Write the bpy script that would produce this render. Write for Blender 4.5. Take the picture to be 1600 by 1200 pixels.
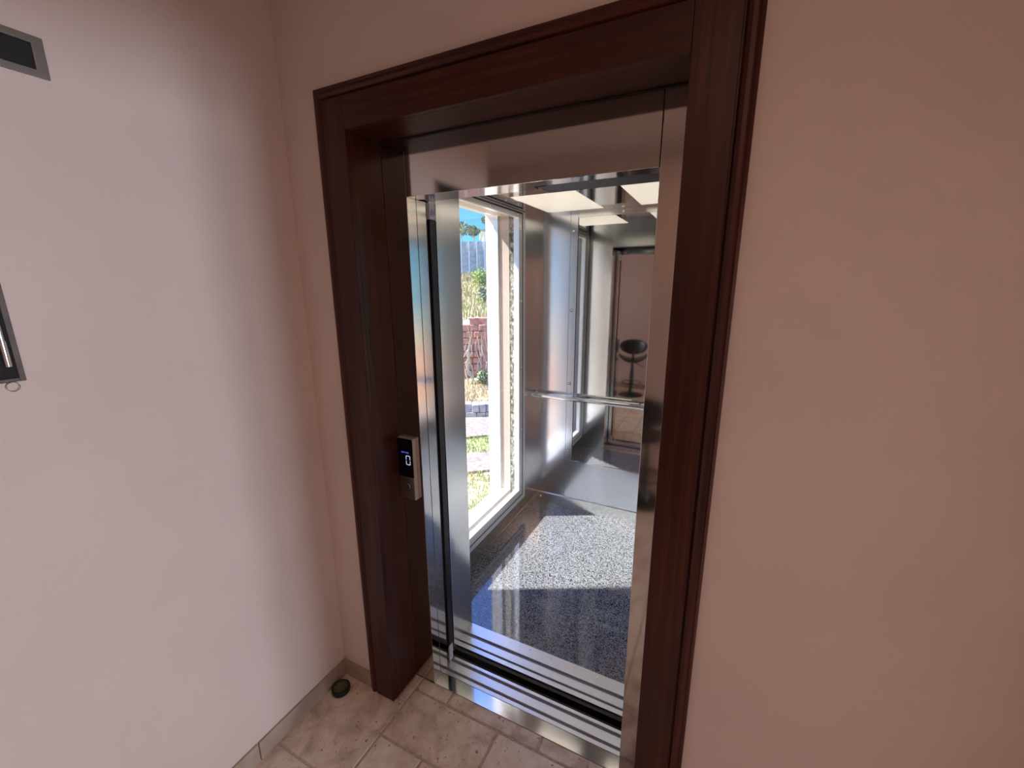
import bpy, bmesh, math, random
from mathutils import Vector, Matrix, noise
random.seed(7)
PI = math.pi
for o in list(bpy.data.objects): bpy.data.objects.remove(o)
SC = bpy.context.scene
COL = SC.collection

# ------------------------------------------------------------------ camera
cam_d = bpy.data.cameras.new('camera'); cam = bpy.data.objects.new('camera', cam_d); COL.objects.link(cam)
cam.location = (0.9924, -1.2065, 1.7136)
cam.rotation_euler = (1.3401, 0.0046, 0.4614)
cam_d.sensor_width = 36; cam_d.lens = 661.94/1600*36; cam_d.clip_start = 0.02; cam_d.clip_end = 200
SC.camera = cam

# ------------------------------------------------------------------ world (sky)
W = bpy.data.worlds.new('sky'); SC.world = W; W.use_nodes = True
nt = W.node_tree; nt.nodes.clear()
out = nt.nodes.new('ShaderNodeOutputWorld'); bg = nt.nodes.new('ShaderNodeBackground')
tc = nt.nodes.new('ShaderNodeTexCoord'); sep = nt.nodes.new('ShaderNodeSeparateXYZ')
rp = nt.nodes.new('ShaderNodeValToRGB')
nt.links.new(tc.outputs['Generated'], sep.inputs[0]); nt.links.new(sep.outputs['Z'], rp.inputs[0])
nt.links.new(rp.outputs[0], bg.inputs[0]); nt.links.new(bg.outputs[0], out.inputs[0])
rp.color_ramp.elements[0].position = 0.0; rp.color_ramp.elements[0].color = (0.20, 0.52, 0.80, 1)
rp.color_ramp.elements[1].position = 0.75; rp.color_ramp.elements[1].color = (0.16, 0.31, 1.0, 1)
e = rp.color_ramp.elements.new(0.16); e.color = (0.08, 0.27, 0.52, 1)
bg.inputs[1].default_value = 2.6

# ------------------------------------------------------------------ sun and added room fill lights
SUN_DIR = Vector((0.884*math.cos(math.radians(48)), 0.468*math.cos(math.radians(48)), -math.sin(math.radians(48))))
sd = bpy.data.lights.new('sun', 'SUN'); sd.energy = 14; sd.angle = math.radians(1.6); sd.color = (1.0, 0.97, 0.93)
sun = bpy.data.objects.new('sun', sd); COL.objects.link(sun)
sun.rotation_euler = SUN_DIR.to_track_quat('-Z', 'Y').to_euler(); sun.location = (-8, -4, 8)

def area(name, loc, direction, sx, sy, energy, color):
    d = bpy.data.lights.new(name, 'AREA'); d.shape = 'RECTANGLE'; d.size = sx; d.size_y = sy; d.energy = energy; d.color = color
    o = bpy.data.objects.new(name, d); COL.objects.link(o); o.location = loc
    o.rotation_euler = Vector(direction).to_track_quat('-Z', 'Z').to_euler(); return o
area('window_daylight', (5.56, -0.85, 1.20), (-1, 0, 0), 0.5, 1.1, 340, (0.70, 0.83, 1.0))  # added cool fill to brighten the left wall, no known window there
area('ceiling_lamp_light', (1.2, -1.75, 2.72), (0, 0, -1), 0.6, 0.6, 5.8, (1.0, 0.62, 0.44))  # added warm ambient fill, no known lamp behind it

SC.view_settings.view_transform = 'Standard'; SC.view_settings.look = 'None'
SC.view_settings.gamma = 1; SC.view_settings.use_curve_mapping = False
SC.view_settings.exposure = 0.0

# ------------------------------------------------------------------ materials
def nodes(name):
    m = bpy.data.materials.new(name); m.use_nodes = True
    return m, m.node_tree, m.node_tree.nodes['Principled BSDF']
def N(t, kind, **kw):
    n = t.nodes.new(kind)
    for k, v in kw.items():
        if k.startswith('i_'): n.inputs[k[2:].replace('_', ' ')].default_value = v
        else: setattr(n, k, v)
    return n
def coords(t, scale=(1, 1, 1)):
    g = t.nodes.new('ShaderNodeNewGeometry'); mp = t.nodes.new('ShaderNodeMapping'); mp.inputs['Scale'].default_value = scale
    t.links.new(g.outputs['Position'], mp.inputs['Vector']); return mp.outputs['Vector']
def ramp(t, fac, stops):
    r = t.nodes.new('ShaderNodeValToRGB'); t.links.new(fac, r.inputs[0])
    while len(r.color_ramp.elements) < len(stops): r.color_ramp.elements.new(0.5)
    for el, (p, c) in zip(r.color_ramp.elements, stops): el.position = p; el.color = (*c, 1)
    return r.outputs[0]
def bump(t, b, h, strength, dist):
    n = t.nodes.new('ShaderNodeBump'); n.inputs['Strength'].default_value = strength; n.inputs['Distance'].default_value = dist
    t.links.new(h, n.inputs['Height']); t.links.new(n.outputs[0], b.inputs['Normal'])
def plain(name, col, rough=0.5, metal=0.0, var=0.0, vs=30, coat=0, emit=None, es=0):
    m, t, b = nodes(name)
    b.inputs['Base Color'].default_value = (*col, 1); b.inputs['Roughness'].default_value = rough; b.inputs['Metallic'].default_value = metal
    b.inputs['Coat Weight'].default_value = coat
    if emit: b.inputs['Emission Color'].default_value = (*emit, 1); b.inputs['Emission Strength'].default_value = es
    if var:
        n = N(t, 'ShaderNodeTexNoise'); n.inputs['Scale'].default_value = vs; n.inputs['Detail'].default_value = 5
        t.links.new(coords(t), n.inputs['Vector'])
        t.links.new(ramp(t, n.outputs['Fac'], [(0.3, tuple(c*(1-var) for c in col)), (0.7, tuple(min(1, c*(1+var)) for c in col))]), b.inputs['Base Color'])
    return m
def plaster(name, col):
    m, t, b = nodes(name); b.inputs['Roughness'].default_value = 0.75
    n = N(t, 'ShaderNodeTexNoise'); n.inputs['Scale'].default_value = 2.2; n.inputs['Detail'].default_value = 4; t.links.new(coords(t), n.inputs['Vector'])
    t.links.new(ramp(t, n.outputs['Fac'], [(0.3, tuple(c*0.96 for c in col)), (0.7, tuple(min(1, c*1.04) for c in col))]), b.inputs['Base Color'])
    n2 = N(t, 'ShaderNodeTexNoise'); n2.inputs['Scale'].default_value = 170; n2.inputs['Detail'].default_value = 4; t.links.new(coords(t), n2.inputs['Vector'])
    bump(t, b, n2.outputs['Fac'], 0.22, 0.003)
    return m
def steel(name, col, rough, axis='z', streak=0.05, bmp=0.02, wob=0.0):
    m, t, b = nodes(name); b.inputs['Metallic'].default_value = 1; b.inputs['Base Color'].default_value = (*col, 1)
    sc = {'z': (500, 500, 3), 'x': (3, 500, 500), 'y': (500, 3, 500)}[axis]
    n = N(t, 'ShaderNodeTexNoise'); n.inputs['Scale'].default_value = 1; n.inputs['Detail'].default_value = 3; t.links.new(coords(t, sc), n.inputs['Vector'])
    mr = N(t, 'ShaderNodeMapRange'); mr.inputs['To Min'].default_value = max(0.0, rough-streak); mr.inputs['To Max'].default_value = rough+streak
    t.links.new(n.outputs['Fac'], mr.inputs['Value']); t.links.new(mr.outputs[0], b.inputs['Roughness'])
    if wob:
        n3 = N(t, 'ShaderNodeTexNoise'); n3.inputs['Scale'].default_value = 4; n3.inputs['Detail'].default_value = 1; t.links.new(coords(t), n3.inputs['Vector'])
        b1 = N(t, 'ShaderNodeBump'); b1.inputs['Strength'].default_value = wob; b1.inputs['Distance'].default_value = 0.004; t.links.new(n3.outputs['Fac'], b1.inputs['Height'])
        b2 = N(t, 'ShaderNodeBump'); b2.inputs['Strength'].default_value = bmp; b2.inputs['Distance'].default_value = 0.001
        t.links.new(n.outputs['Fac'], b2.inputs['Height']); t.links.new(b1.outputs[0], b2.inputs['Normal']); t.links.new(b2.outputs[0], b.inputs['Normal'])
    else: bump(t, b, n.outputs['Fac'], bmp, 0.001)
    return m
def wood(name, axis='z', dark=1.0):
    m, t, b = nodes(name); b.inputs['Roughness'].default_value = 0.4; b.inputs['Specular IOR Level'].default_value = 0.35
    sc = {'z': (60, 60, 1.6), 'x': (1.6, 60, 60)}[axis]
    n = N(t, 'ShaderNodeTexNoise'); n.inputs['Scale'].default_value = 1; n.inputs['Detail'].default_value = 6; n.inputs['Distortion'].default_value = 0.6
    t.links.new(coords(t, sc), n.inputs['Vector'])
    t.links.new(ramp(t, n.outputs['Fac'], [(0.25, tuple(dark*c for c in (0.018, 0.0038, 0.0022))), (0.55, tuple(dark*c for c in (0.056, 0.0105, 0.0052))), (0.8, tuple(dark*c for c in (0.10, 0.025, 0.012)))]), b.inputs['Base Color'])
    bump(t, b, n.outputs['Fac'], 0.05, 0.001)
    return m
def glassy(name, tint=(0.96, 0.98, 0.98), refl=1.0):
    m = bpy.data.materials.new(name); m.use_nodes = True; t = m.node_tree; t.nodes.clear()
    o = t.nodes.new('ShaderNodeOutputMaterial'); mx = t.nodes.new('ShaderNodeMixShader'); tr = t.nodes.new('ShaderNodeBsdfTransparent'); gl = t.nodes.new('ShaderNodeBsdfGlossy')
    fr = t.nodes.new('ShaderNodeMapRange'); lw = t.nodes.new('ShaderNodeLayerWeight'); lw.inputs['Blend'].default_value = 0.5
    pw = t.nodes.new('ShaderNodeMath'); pw.operation = 'POWER'; pw.inputs[1].default_value = 4.0; t.links.new(lw.outputs['Facing'], pw.inputs[0]); t.links.new(pw.outputs[0], fr.inputs[0])
    fr.inputs['To Min'].default_value = 0.03; fr.inputs['To Max'].default_value = 0.7
    tr.inputs[0].default_value = (*tint, 1); gl.inputs['Roughness'].default_value = 0.01
    t.links.new(fr.outputs[0], mx.inputs[0]); t.links.new(tr.outputs[0], mx.inputs[1]); t.links.new(gl.outputs[0], mx.inputs[2]); t.links.new(mx.outputs[0], o.inputs[0])
    return m

M = {}
M['paint'] = plaster('wall_paint', (0.72, 0.585, 0.525))
M['ceiling'] = plaster('ceiling_paint', (0.72, 0.62, 0.57))
M['woodz'] = wood('mahogany_upright', 'z'); M['woodx'] = wood('mahogany_level', 'x')
M['woodmz'] = wood('mahogany_moulding_upright', 'z', 1.2); M['woodmx'] = wood('mahogany_moulding_level', 'x', 1.3)
M['polished'] = steel('polished_steel', (0.62, 0.58, 0.55), 0.075, 'z', 0.03, 0.01)
M['polishx'] = steel('polished_threshold', (0.80, 0.79, 0.79), 0.10, 'x', 0.03, 0.01, 0.06)
M['brushed'] = steel('brushed_steel', (0.84, 0.83, 0.81), 0.18, 'z', 0.05, 0.03, 0.15)
M['brushed_back'] = steel('brushed_steel_back', (0.76, 0.79, 0.84), 0.17, 'z', 0.05, 0.03, 0.15)  # bluish reflected sky put into the steel colour
M['brushedx'] = steel('brushed_steel_level', (0.84, 0.83, 0.81), 0.22, 'z', 0.06, 0.03)
M['satinceil'] = steel('ceiling_steel', (0.78, 0.74, 0.69), 0.07, 'y', 0.03, 0.01)
M['alu'] = steel('sill_aluminium', (0.80, 0.80, 0.84), 0.33, 'x', 0.08, 0.05)
M['groove'] = plain('groove_aluminium', (0.34, 0.34, 0.38), 0.5, 0.4)
M['frame_alu'] = plain('window_aluminium', (0.80, 0.80, 0.81), 0.28, 0.45)
M['chrome'] = plain('chrome', (0.86, 0.87, 0.88), 0.06, 1.0)
M['screw'] = plain('screw_steel', (0.90, 0.90, 0.90), 0.22, 0.8)
M['mirror'] = plain('mirror_glass', (0.88, 0.88, 0.86), 0.035, 1.0)
M['rubber'] = plain('black_rubber', (0.006, 0.006, 0.010), 0.45)
M['black'] = plain('shaft_dark', (0.012, 0.011, 0.011), 0.8)
M['apron'] = plain('galvanised_apron', (0.30, 0.29, 0.24), 0.5, 0.3, var=0.2, vs=30)
M['gasket'] = plain('dark_gasket', (0.03, 0.03, 0.035), 0.5)
M['label'] = plain('white_label', (0.72, 0.74, 0.85), 0.5)
M['labelink'] = plain('label_ink', (0.12, 0.14, 0.40), 0.5)
M['opal'] = plain('opal_diffuser', (0.82, 0.76, 0.66), 0.35, 0, emit=(1.0, 0.93, 0.80), es=0.5)
M['glass'] = glassy('car_glass')
M['cream'] = plain('cream_frame', (0.50, 0.42, 0.35), 0.5, var=0.04, vs=30)
M['white_wall'] = plain('white_render', (0.80, 0.80, 0.80), 0.8, var=0.06, vs=120)
M['display'] = plain('display_glass', (0.004, 0.004, 0.006), 0.06)
M['led'] = plain('display_digit', (0.3, 0.3, 0.5), 0.4, emit=(0.62, 0.62, 1.0), es=1.0)
M['ledblue'] = plain('display_text', (0.1, 0.1, 0.4), 0.4, emit=(0.13, 0.13, 0.9), es=0.9)
M['plate'] = steel('call_plate_steel', (0.50, 0.45, 0.42), 0.3, 'z', 0.05, 0.02)
M['plate_side'] = plain('call_plate_edge', (0.62, 0.58, 0.54), 0.4, 0.3)
M['skirt'] = plain('travertine_skirting', (0.40, 0.30, 0.23), 0.5, var=0.22, vs=9)
M['grout'] = plain('grout', (0.50, 0.41, 0.33), 0.9, var=0.2, vs=90)
M['blackseat'] = plain('black_leatherette', (0.012, 0.012, 0.013), 0.35)
M['stoolmetal'] = plain('black_stool_metal', (0.05, 0.055, 0.06), 0.22, 0.8)
M['browncab'] = plain('brown_cabinet', (0.10, 0.065, 0.05), 0.5, var=0.3, vs=40)
M['silver'] = plain('grey_frame', (0.26, 0.235, 0.21), 0.35, 0.5)
M['tin'] = plain('dark_green_tin', (0.012, 0.022, 0.013), 0.35, 0.3)
M['tinlabel'] = plain('green_label', (0.055, 0.085, 0.025), 0.5)
M['tinink'] = plain('pale_lettering', (0.26, 0.24, 0.19), 0.5)

# gritty concrete
m, t, b = nodes('gritty_concrete'); b.inputs['Roughness'].default_value = 0.9
n = N(t, 'ShaderNodeTexNoise'); n.inputs['Scale'].default_value = 75; n.inputs['Detail'].default_value = 6; t.links.new(coords(t, (1, 1, .6)), n.inputs['Vector'])
t.links.new(ramp(t, n.outputs['Fac'], [(0.38, (0.07, 0.065, 0.05)), (0.52, (0.24, 0.23, 0.19)), (0.66, (0.52, 0.51, 0.46))]), b.inputs['Base Color']); bump(t, b, n.outputs['Fac'], 0.6, 0.01)
M['gritty'] = m

# granite: salt and pepper
m, t, b = nodes('speckled_granite'); b.inputs['Roughness'].default_value = 0.05; b.inputs['IOR'].default_value = 2.1
v = N(t, 'ShaderNodeTexVoronoi'); v.inputs['Scale'].default_value = 300; t.links.new(coords(t), v.inputs['Vector'])
n = N(t, 'ShaderNodeTexNoise'); n.inputs['Scale'].default_value = 200; n.inputs['Detail'].default_value = 5; t.links.new(coords(t), n.inputs['Vector'])
sx = N(t, 'ShaderNodeSeparateColor'); t.links.new(v.outputs['Color'], sx.inputs[0])
mx = N(t, 'ShaderNodeMath', operation='ADD'); t.links.new(sx.outputs[0], mx.inputs[0]); t.links.new(n.outputs['Fac'], mx.inputs[1])
t.links.new(ramp(t, mx.outputs[0], [(0.60, (0.005, 0.005, 0.006)), (0.88, (0.036, 0.036, 0.040)), (1.10, (0.28, 0.285, 0.30))]), b.inputs['Base Color'])
M['granite'] = m

# travertine
m, t, b = nodes('travertine'); b.inputs['Roughness'].default_value = 0.42
n = N(t, 'ShaderNodeTexNoise'); n.inputs['Scale'].default_value = 11; n.inputs['Detail'].default_value = 9; n.inputs['Roughness'].default_value = 0.62; n.inputs['Distortion'].default_value = 0.5; t.links.new(coords(t), n.inputs['Vector'])
oi = N(t, 'ShaderNodeNewGeometry')
ad = N(t, 'ShaderNodeMath', operation='MULTIPLY_ADD'); t.links.new(oi.outputs['Random Per Island'], ad.inputs[0]); ad.inputs[1].default_value = 0.16; t.links.new(n.outputs['Fac'], ad.inputs[2])
c1 = ramp(t, ad.outputs[0], [(0.38, (0.48, 0.35, 0.265)), (0.56, (0.72, 0.57, 0.45)), (0.75, (0.86, 0.74, 0.62))])
p = N(t, 'ShaderNodeTexNoise'); p.inputs['Scale'].default_value = 62; p.inputs['Detail'].default_value = 3; t.links.new(coords(t, (1.0, .75, 1)), p.inputs['Vector'])
pit = ramp(t, p.outputs['Fac'], [(0.655, (0, 0, 0)), (0.69, (1, 1, 1))])
mixc = N(t, 'ShaderNodeMix', data_type='RGBA'); t.links.new(pit, mixc.inputs[0]); t.links.new(c1, mixc.inputs[6]); mixc.inputs[7].default_value = (0.30, 0.20, 0.14, 1)
t.links.new(mixc.outputs[2], b.inputs['Base Color'])
sb = N(t, 'ShaderNodeMath', operation='SUBTRACT'); t.links.new(n.outputs['Fac'], sb.inputs[0]); t.links.new(pit, sb.inputs[1])
bump(t, b, sb.outputs[0], 0.35, 0.003)
M['travertine'] = m

# ------------------------------------------------------------------ mesh helpers
def bx(bm, x0, x1, y0, y1, z0, z1):
    vs = [bm.verts.new((x, y, z)) for z in (z0, z1) for y in (y0, y1) for x in (x0, x1)]
    for f in ((0, 2, 3, 1), (4, 5, 7, 6), (0, 1, 5, 4), (2, 6, 7, 3), (0, 4, 6, 2), (1, 3, 7, 5)): bm.faces.new([vs[i] for i in f])
def boxes(*bs):
    bm = bmesh.new()
    for q in bs: bx(bm, *q)
    return bm
def cyl(bm, a, b, r, r2=None, seg=20, caps=True):
    a = Vector(a); b = Vector(b); d = (b-a).normalized(); u = d.orthogonal().normalized(); w = d.cross(u); r2 = r if r2 is None else r2
    A = [bm.verts.new(a+(u*math.cos(i*2*PI/seg)+w*math.sin(i*2*PI/seg))*r) for i in range(seg)]
    B = [bm.verts.new(b+(u*math.cos(i*2*PI/seg)+w*math.sin(i*2*PI/seg))*r2) for i in range(seg)]
    for i in range(seg): bm.faces.new([A[i], A[(i+1) % seg], B[(i+1) % seg], B[i]])
    if caps: bm.faces.new(A[::-1]); bm.faces.new(B)
def tube(bm, pts, r, seg=12):
    pts = [Vector(p) for p in pts]; rings = []
    u = None
    for i, p in enumerate(pts):
        d = (pts[min(i+1, len(pts)-1)]-pts[max(i-1, 0)]).normalized()
        u = d.orthogonal().normalized() if u is None else (u-d*u.dot(d)).normalized(); w = d.cross(u)
        rr = r[i] if isinstance(r, (list, tuple)) else r
        rings.append([bm.verts.new(p+(u*math.cos(k*2*PI/seg)+w*math.sin(k*2*PI/seg))*rr) for k in range(seg)])
    for A, B in zip(rings, rings[1:]):
        for k in range(seg): bm.faces.new([A[k], A[(k+1) % seg], B[(k+1) % seg], B[k]])
    bm.faces.new(rings[0][::-1]); bm.faces.new(rings[-1])
def lathe(bm, prof, c, seg=40):
    rings = []
    for r, z in prof: rings.append([bm.verts.new((c[0]+r*math.cos(k*2*PI/seg), c[1]+r*math.sin(k*2*PI/seg), c[2]+z)) for k in range(seg)])
    for A, B in zip(rings, rings[1:]):
        for k in range(seg): bm.faces.new([A[k], A[(k+1) % seg], B[(k+1) % seg], B[k]])
    bm.faces.new(rings[0][::-1]); bm.faces.new(rings[-1])
def torus(bm, c, R, r, axis='z', S=40, s=10):
    c = Vector(c); g = []
    for i in range(S):
        a = i*2*PI/S; row = []
        for k in range(s):
            q = k*2*PI/s; x = (R+r*math.cos(q))*math.cos(a); y = (R+r*math.cos(q))*math.sin(a); z = r*math.sin(q)
            row.append(bm.verts.new(c+Vector({'z': (x, y, z), 'y': (x, z, y), 'x': (z, x, y)}[axis])))
        g.append(row)
    for i in range(S):
        for k in range(s): bm.faces.new([g[i][k], g[(i+1) % S][k], g[(i+1) % S][(k+1) % s], g[i][(k+1) % s]])
def obj(name, bm, mat, parent=None, bevel=0, smooth=False, label=None):
    bmesh.ops.recalc_face_normals(bm, faces=bm.faces)
    me = bpy.data.meshes.new(name); bm.to_mesh(me); bm.free(); me.materials.append(mat)
    if smooth:
        for p in me.polygons: p.use_smooth = True
    o = bpy.data.objects.new(name, me); COL.objects.link(o)
    if parent:
        o.parent = parent
        if parent.type == 'EMPTY':   # parts are modelled in world coordinates; a sub-part's parent sits at the origin already
            o.matrix_parent_inverse = Matrix.LocRotScale(parent.location, parent.rotation_euler, parent.scale).inverted()
    if bevel:
        md = o.modifiers.new('bevel', 'BEVEL'); md.width = bevel; md.segments = 2; md.limit_method = 'ANGLE'; md.angle_limit = math.radians(40)
    if smooth:
        md = o.modifiers.new('ws', 'WEIGHTED_NORMAL'); md.keep_sharp = True
        try: me.set_sharp_from_angle(angle=math.radians(38))
        except Exception: pass
    if label: o['label'] = label
    return o
def tag(o, label, cat, group=None, kind=None):
    o['label'] = label; o['category'] = cat
    if group: o['group'] = group
    if kind: o['kind'] = kind
    return o
def thing(name, label, cat, loc=(0, 0, 0), rz=0, group=None):
    o = bpy.data.objects.new(name, None); COL.objects.link(o); o.location = loc; o.rotation_euler = (0, 0, rz); o.empty_display_size = 0.1
    return tag(o, label, cat, group)
def struct(name, bm, mat, label=None, parent=None, **k):
    o = obj(name, bm, mat, parent, **k); o['kind'] = 'structure'
    if label: o['label'] = label
    return o

# ------------------------------------------------------------------ key dimensions
Wd = 0.81; T = 2.177; LX = -0.099; RX = 0.878; CF = -0.15; WALL = -0.13; CW = 0.129; LWX = -0.396
ZT = T+CW
REAR = -2.55; RIGHT = 5.5; CEIL = 2.75; LWE = -1.25; ALX = -1.15

# ------------------------------------------------------------------ landing room
struct('wall_front', boxes((-0.45, LX-0.015, WALL, 0.03, 0, CEIL), (RX+0.015, RIGHT+0.1, WALL, 0.03, 0, CEIL), (LX-0.015, RX+0.015, WALL, 0.03, T+0.015, CEIL)), M['paint'], 'warm pinkish plaster wall around the lift doorway')
struct('wall_left', boxes((LWX-0.12, LWX, LWE, WALL+0.10, 0, CEIL)), M['paint'], 'pale plaster wall on the left')
struct('wall_alcove', boxes((ALX-0.1, ALX, REAR, LWE, 0, CEIL), (ALX-0.1, LWX-0.12, LWE, LWE+0.1, 0, CEIL)), M['paint'], 'plaster walls of the recess beyond the left wall')
struct('wall_rear', boxes((ALX-0.1, RIGHT+0.1, REAR-0.1, REAR, 0, CEIL)), M['paint'], 'plaster wall behind the bar stools')
wy0, wy1, wz0, wz1 = -1.15, -0.55, 0.60, 1.80
struct('wall_right', boxes((RIGHT, RIGHT+0.1, REAR, wy0, 0, CEIL), (RIGHT, RIGHT+0.1, wy1, 0.03, 0, CEIL), (RIGHT, RIGHT+0.1, wy0, wy1, 0, wz0), (RIGHT, RIGHT+0.1, wy0, wy1, wz1, CEIL)), M['paint'])
struct('wall_partition', boxes((1.78, 1.88, -0.52, WALL, 0, CEIL), (1.78, 1.88, REAR, -1.9, 0, CEIL), (1.78, 1.88, -1.9, -0.52, 1.91, CEIL)), M['paint'])  # unseen partition added so its jamb and header shade the left wall
wf = struct('window_1', boxes((RIGHT+.02, RIGHT+.07, wy0, wy0+.05, wz0, wz1), (RIGHT+.02, RIGHT+.07, wy1-.05, wy1, wz0, wz1), (RIGHT+.02, RIGHT+.07, wy0+.05, wy1-.05, wz0, wz0+.05), (RIGHT+.02, RIGHT+.07, wy0+.05, wy1-.05, wz1-.05, wz1), (RIGHT+.02, RIGHT+.07, (wy0+wy1)/2-.03, (wy0+wy1)/2+.03, wz0+.05, wz1-.05)), M['woodz'])  # unseen window frame added around the cool fill light
struct('ceiling', boxes((ALX-0.1, RIGHT+0.1, REAR-0.1, 0.03, CEIL, CEIL+0.1)), M['ceiling'])

# floor: travertine slabs in an irregular pattern on a grout bed
bm = bmesh.new()
bx(bm, ALX-0.1, RIGHT+0.1, REAR-0.1, 0.0, -0.06, -0.004)
fl = struct('floor', bm, M['grout'], 'travertine tile floor of the landing')
def slab(bm, x0, x1, y0, y1, g=0.0035, top=0.0):
    # slab with slightly chipped edge
    b0 = 0.003; nx = max(2, int((x1-x0)/0.02)); ny = max(2, int((y1-y0)/0.02))
    x0 += g; x1 -= g; y0 += g; y1 -= g
    per = [(x0+(x1-x0)*i/nx, y0) for i in range(nx)]+[(x1, y0+(y1-y0)*i/ny) for i in range(ny)]+[(x1-(x1-x0)*i/nx, y1) for i in range(nx)]+[(x0, y1-(y1-y0)*i/ny) for i in range(ny)]
    cx, cy = (x0+x1)/2, (y0+y1)/2
    lo = []; hi = []
    for px, py in per:
        j = 0.0022*noise.noise(Vector((px*55, py*55, 3)))
        dx = (1 if px < cx else -1); dy = (1 if py < cy else -1)
        onx = abs(px-x0) < 1e-6 or abs(px-x1) < 1e-6; ony = abs(py-y0) < 1e-6 or abs(py-y1) < 1e-6
        qx = px+(dx*abs(j) if onx else 0); qy = py+(dy*abs(j) if ony else 0)
        lo.append(bm.verts.new((qx, qy, -0.006)))
        hi.append(bm.verts.new((qx+(dx*b0 if onx else 0), qy+(dy*b0 if ony else 0), top)))
    n = len(per)
    for i in range(n): bm.faces.new([lo[i], lo[(i+1) % n], hi[(i+1) % n], hi[i]])
    bm.faces.new(hi)
bm = bmesh.new()
T_ = [(-0.396, -0.056, -0.472, -0.13), (-0.30, -0.056, -0.13, 0.0)]
T_ = [(-0.396, -0.056, -0.472, -0.125), (LX, -0.056, -0.125, 0.0035),
      (-0.056, 0.104, -0.06, 0.0035), (0.104, 0.517, -0.06, 0.0035), (0.517, Wd+0.06, -0.06, 0.0035),
      (-0.056, 0.352, -0.272, -0.06), (0.352, 0.76, -0.47, -0.06), (0.76, 0.97, -0.272, -0.06),
      (-0.056, 0.148, -0.68, -0.272), (0.148, 0.352, -0.47, -0.272), (-0.396, -0.056, -0.88, -0.472), (0.76, 0.97, -0.68, -0.272)]
for q in T_: slab(bm, *q)
xs = [-1.15, -0.806, -0.396, -0.056, 0.352, 0.76, 1.168, 1.576, 1.984, 2.392, 2.8, 3.2, 3.6, 4.0, 4.4, 4.8, 5.2, 5.5]
for i in range(len(xs)-1):
    x0, x1 = xs[i], xs[i+1]
    y = {2: -0.88, 3: -0.68, 4: -0.47}.get(i, None)
    if i == 3: slab(bm, 0.148, 0.352, -0.88, -0.47); slab(bm, -0.056, 0.148, -0.88, -0.68); y = -0.88
    if i < 2: y = -1.25 if False else -1.25
    if i == 5: slab(bm, 0.97, 1.168, -0.47, -0.13); slab(bm, 0.76, 0.97, -0.88, -0.68); slab(bm, 0.97, 1.168, -0.88, -0.47); y = -0.88
    if y is None: y = -0.13
    k = 0
    while y > REAR+0.03:
        h = [0.408, 0.204, 0.408, 0.612][(i*3+k) % 4]; y0 = max(REAR, y-h)
        if (i+k) % 3 == 0 and x1-x0 > 0.3:
            mxx = (x0+x1)/2; slab(bm, x0, mxx, y0, y); slab(bm, mxx, x1, y0, y)
        else: slab(bm, x0, x1, y0, y)
        y = y0; k += 1
obj('floor_tile_slabs', bm, M['travertine'], fl)
struct('baseboard_left', boxes((LWX, LWX+0.011, -0.538, WALL-0.011, 0, 0.076), (LWX, LWX+0.011, LWE, -0.541, 0, 0.076)), M['skirt'], 'travertine skirting along the left wall', bevel=0.002)
struct('baseboard_front', boxes((LWX, LX-CW, WALL-0.011, WALL, 0, 0.076), (RX+CW, 1.78, WALL-0.011, WALL, 0, 0.076)), M['skirt'], 'travertine skirting below the doorway wall', bevel=0.002)
struct('baseboard_rear', boxes((ALX, RIGHT, REAR, REAR+0.011, 0, 0.076)), M['skirt'])

# ------------------------------------------------------------------ mahogany door surround
dc = thing('door_frame', 'dark mahogany wooden door frame around the lift opening', 'door frame', (0.39, CF, 0))
MO = 0.034  # outer moulding width
FB = CW-MO-0.004
obj('side_board', boxes((LX-FB, LX, CF, WALL, 0.004, ZT-MO-0.004)), M['woodz'], dc, bevel=0.0015)
obj('side_board', boxes((RX, RX+FB, CF, WALL, 0.004, ZT-MO-0.004)), M['woodz'], dc, bevel=0.0015)
obj('head_board', boxes((LX+0.0006, RX-0.0006, CF, WALL, T, ZT-MO-0.004)), M['woodx'], dc, bevel=0.0015)
prof = [(0.0, WALL), (0.0, CF+0.008), (0.004, CF+0.002), (0.012, CF-0.003), (0.020, CF-0.002), (0.024, CF+0.004), (0.027, CF+0.003), (0.033, CF+0.006), (MO, CF+0.010), (MO, WALL)]
def mould(kind):
    bm = bmesh.new()
    # prof: distance from inner edge of moulding to outward
    xi0, xi1, zi = LX-FB-0.004, RX+FB+0.004, ZT-MO
    if kind == 'l': A = [((xi0-d, y, 0.004), (xi0-d, y, zi+d)) for d, y in prof]
    if kind == 'r': A = [((xi1+d, y, 0.004), (xi1+d, y, zi+d)) for d, y in prof]
    if kind == 't': A = [((xi0-d, y, zi+d), (xi1+d, y, zi+d)) for d, y in prof]
    P = [bm.verts.new(a) for a, _ in A]; Q = [bm.verts.new(c) for _, c in A]
    for i in range(len(P)): j = (i+1) % len(P); bm.faces.new([P[i], P[j], Q[j], Q[i]])
    bm.faces.new(P[::-1]); bm.faces.new(Q); return bm
obj('moulding', mould('l'), M['woodmz'], dc); obj('moulding', mould('r'), M['woodmz'], dc); obj('moulding', mould('t'), M['woodmx'], dc)
gr = boxes((LX-FB-0.004, LX-FB, CF+0.011, WALL, 0.004, ZT-MO), (RX+FB, RX+FB+0.004, CF+0.011, WALL, 0.004, ZT-MO), (LX-FB, RX+FB, CF+0.011, WALL, ZT-MO-0.004, ZT-MO))
obj('groove', gr, M['woodz'], dc)
obj('lining', boxes((LX-0.014, LX, WALL, -0.0015, 0.003, T+0.014)), M['woodz'], dc)
obj('lining', boxes((RX, RX+0.014, WALL, -0.0015, 0.003, T+0.014)), M['woodz'], dc)
obj('soffit', boxes((LX, RX, WALL, -0.0012, T, T+0.014)), M['woodx'], dc)
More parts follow.
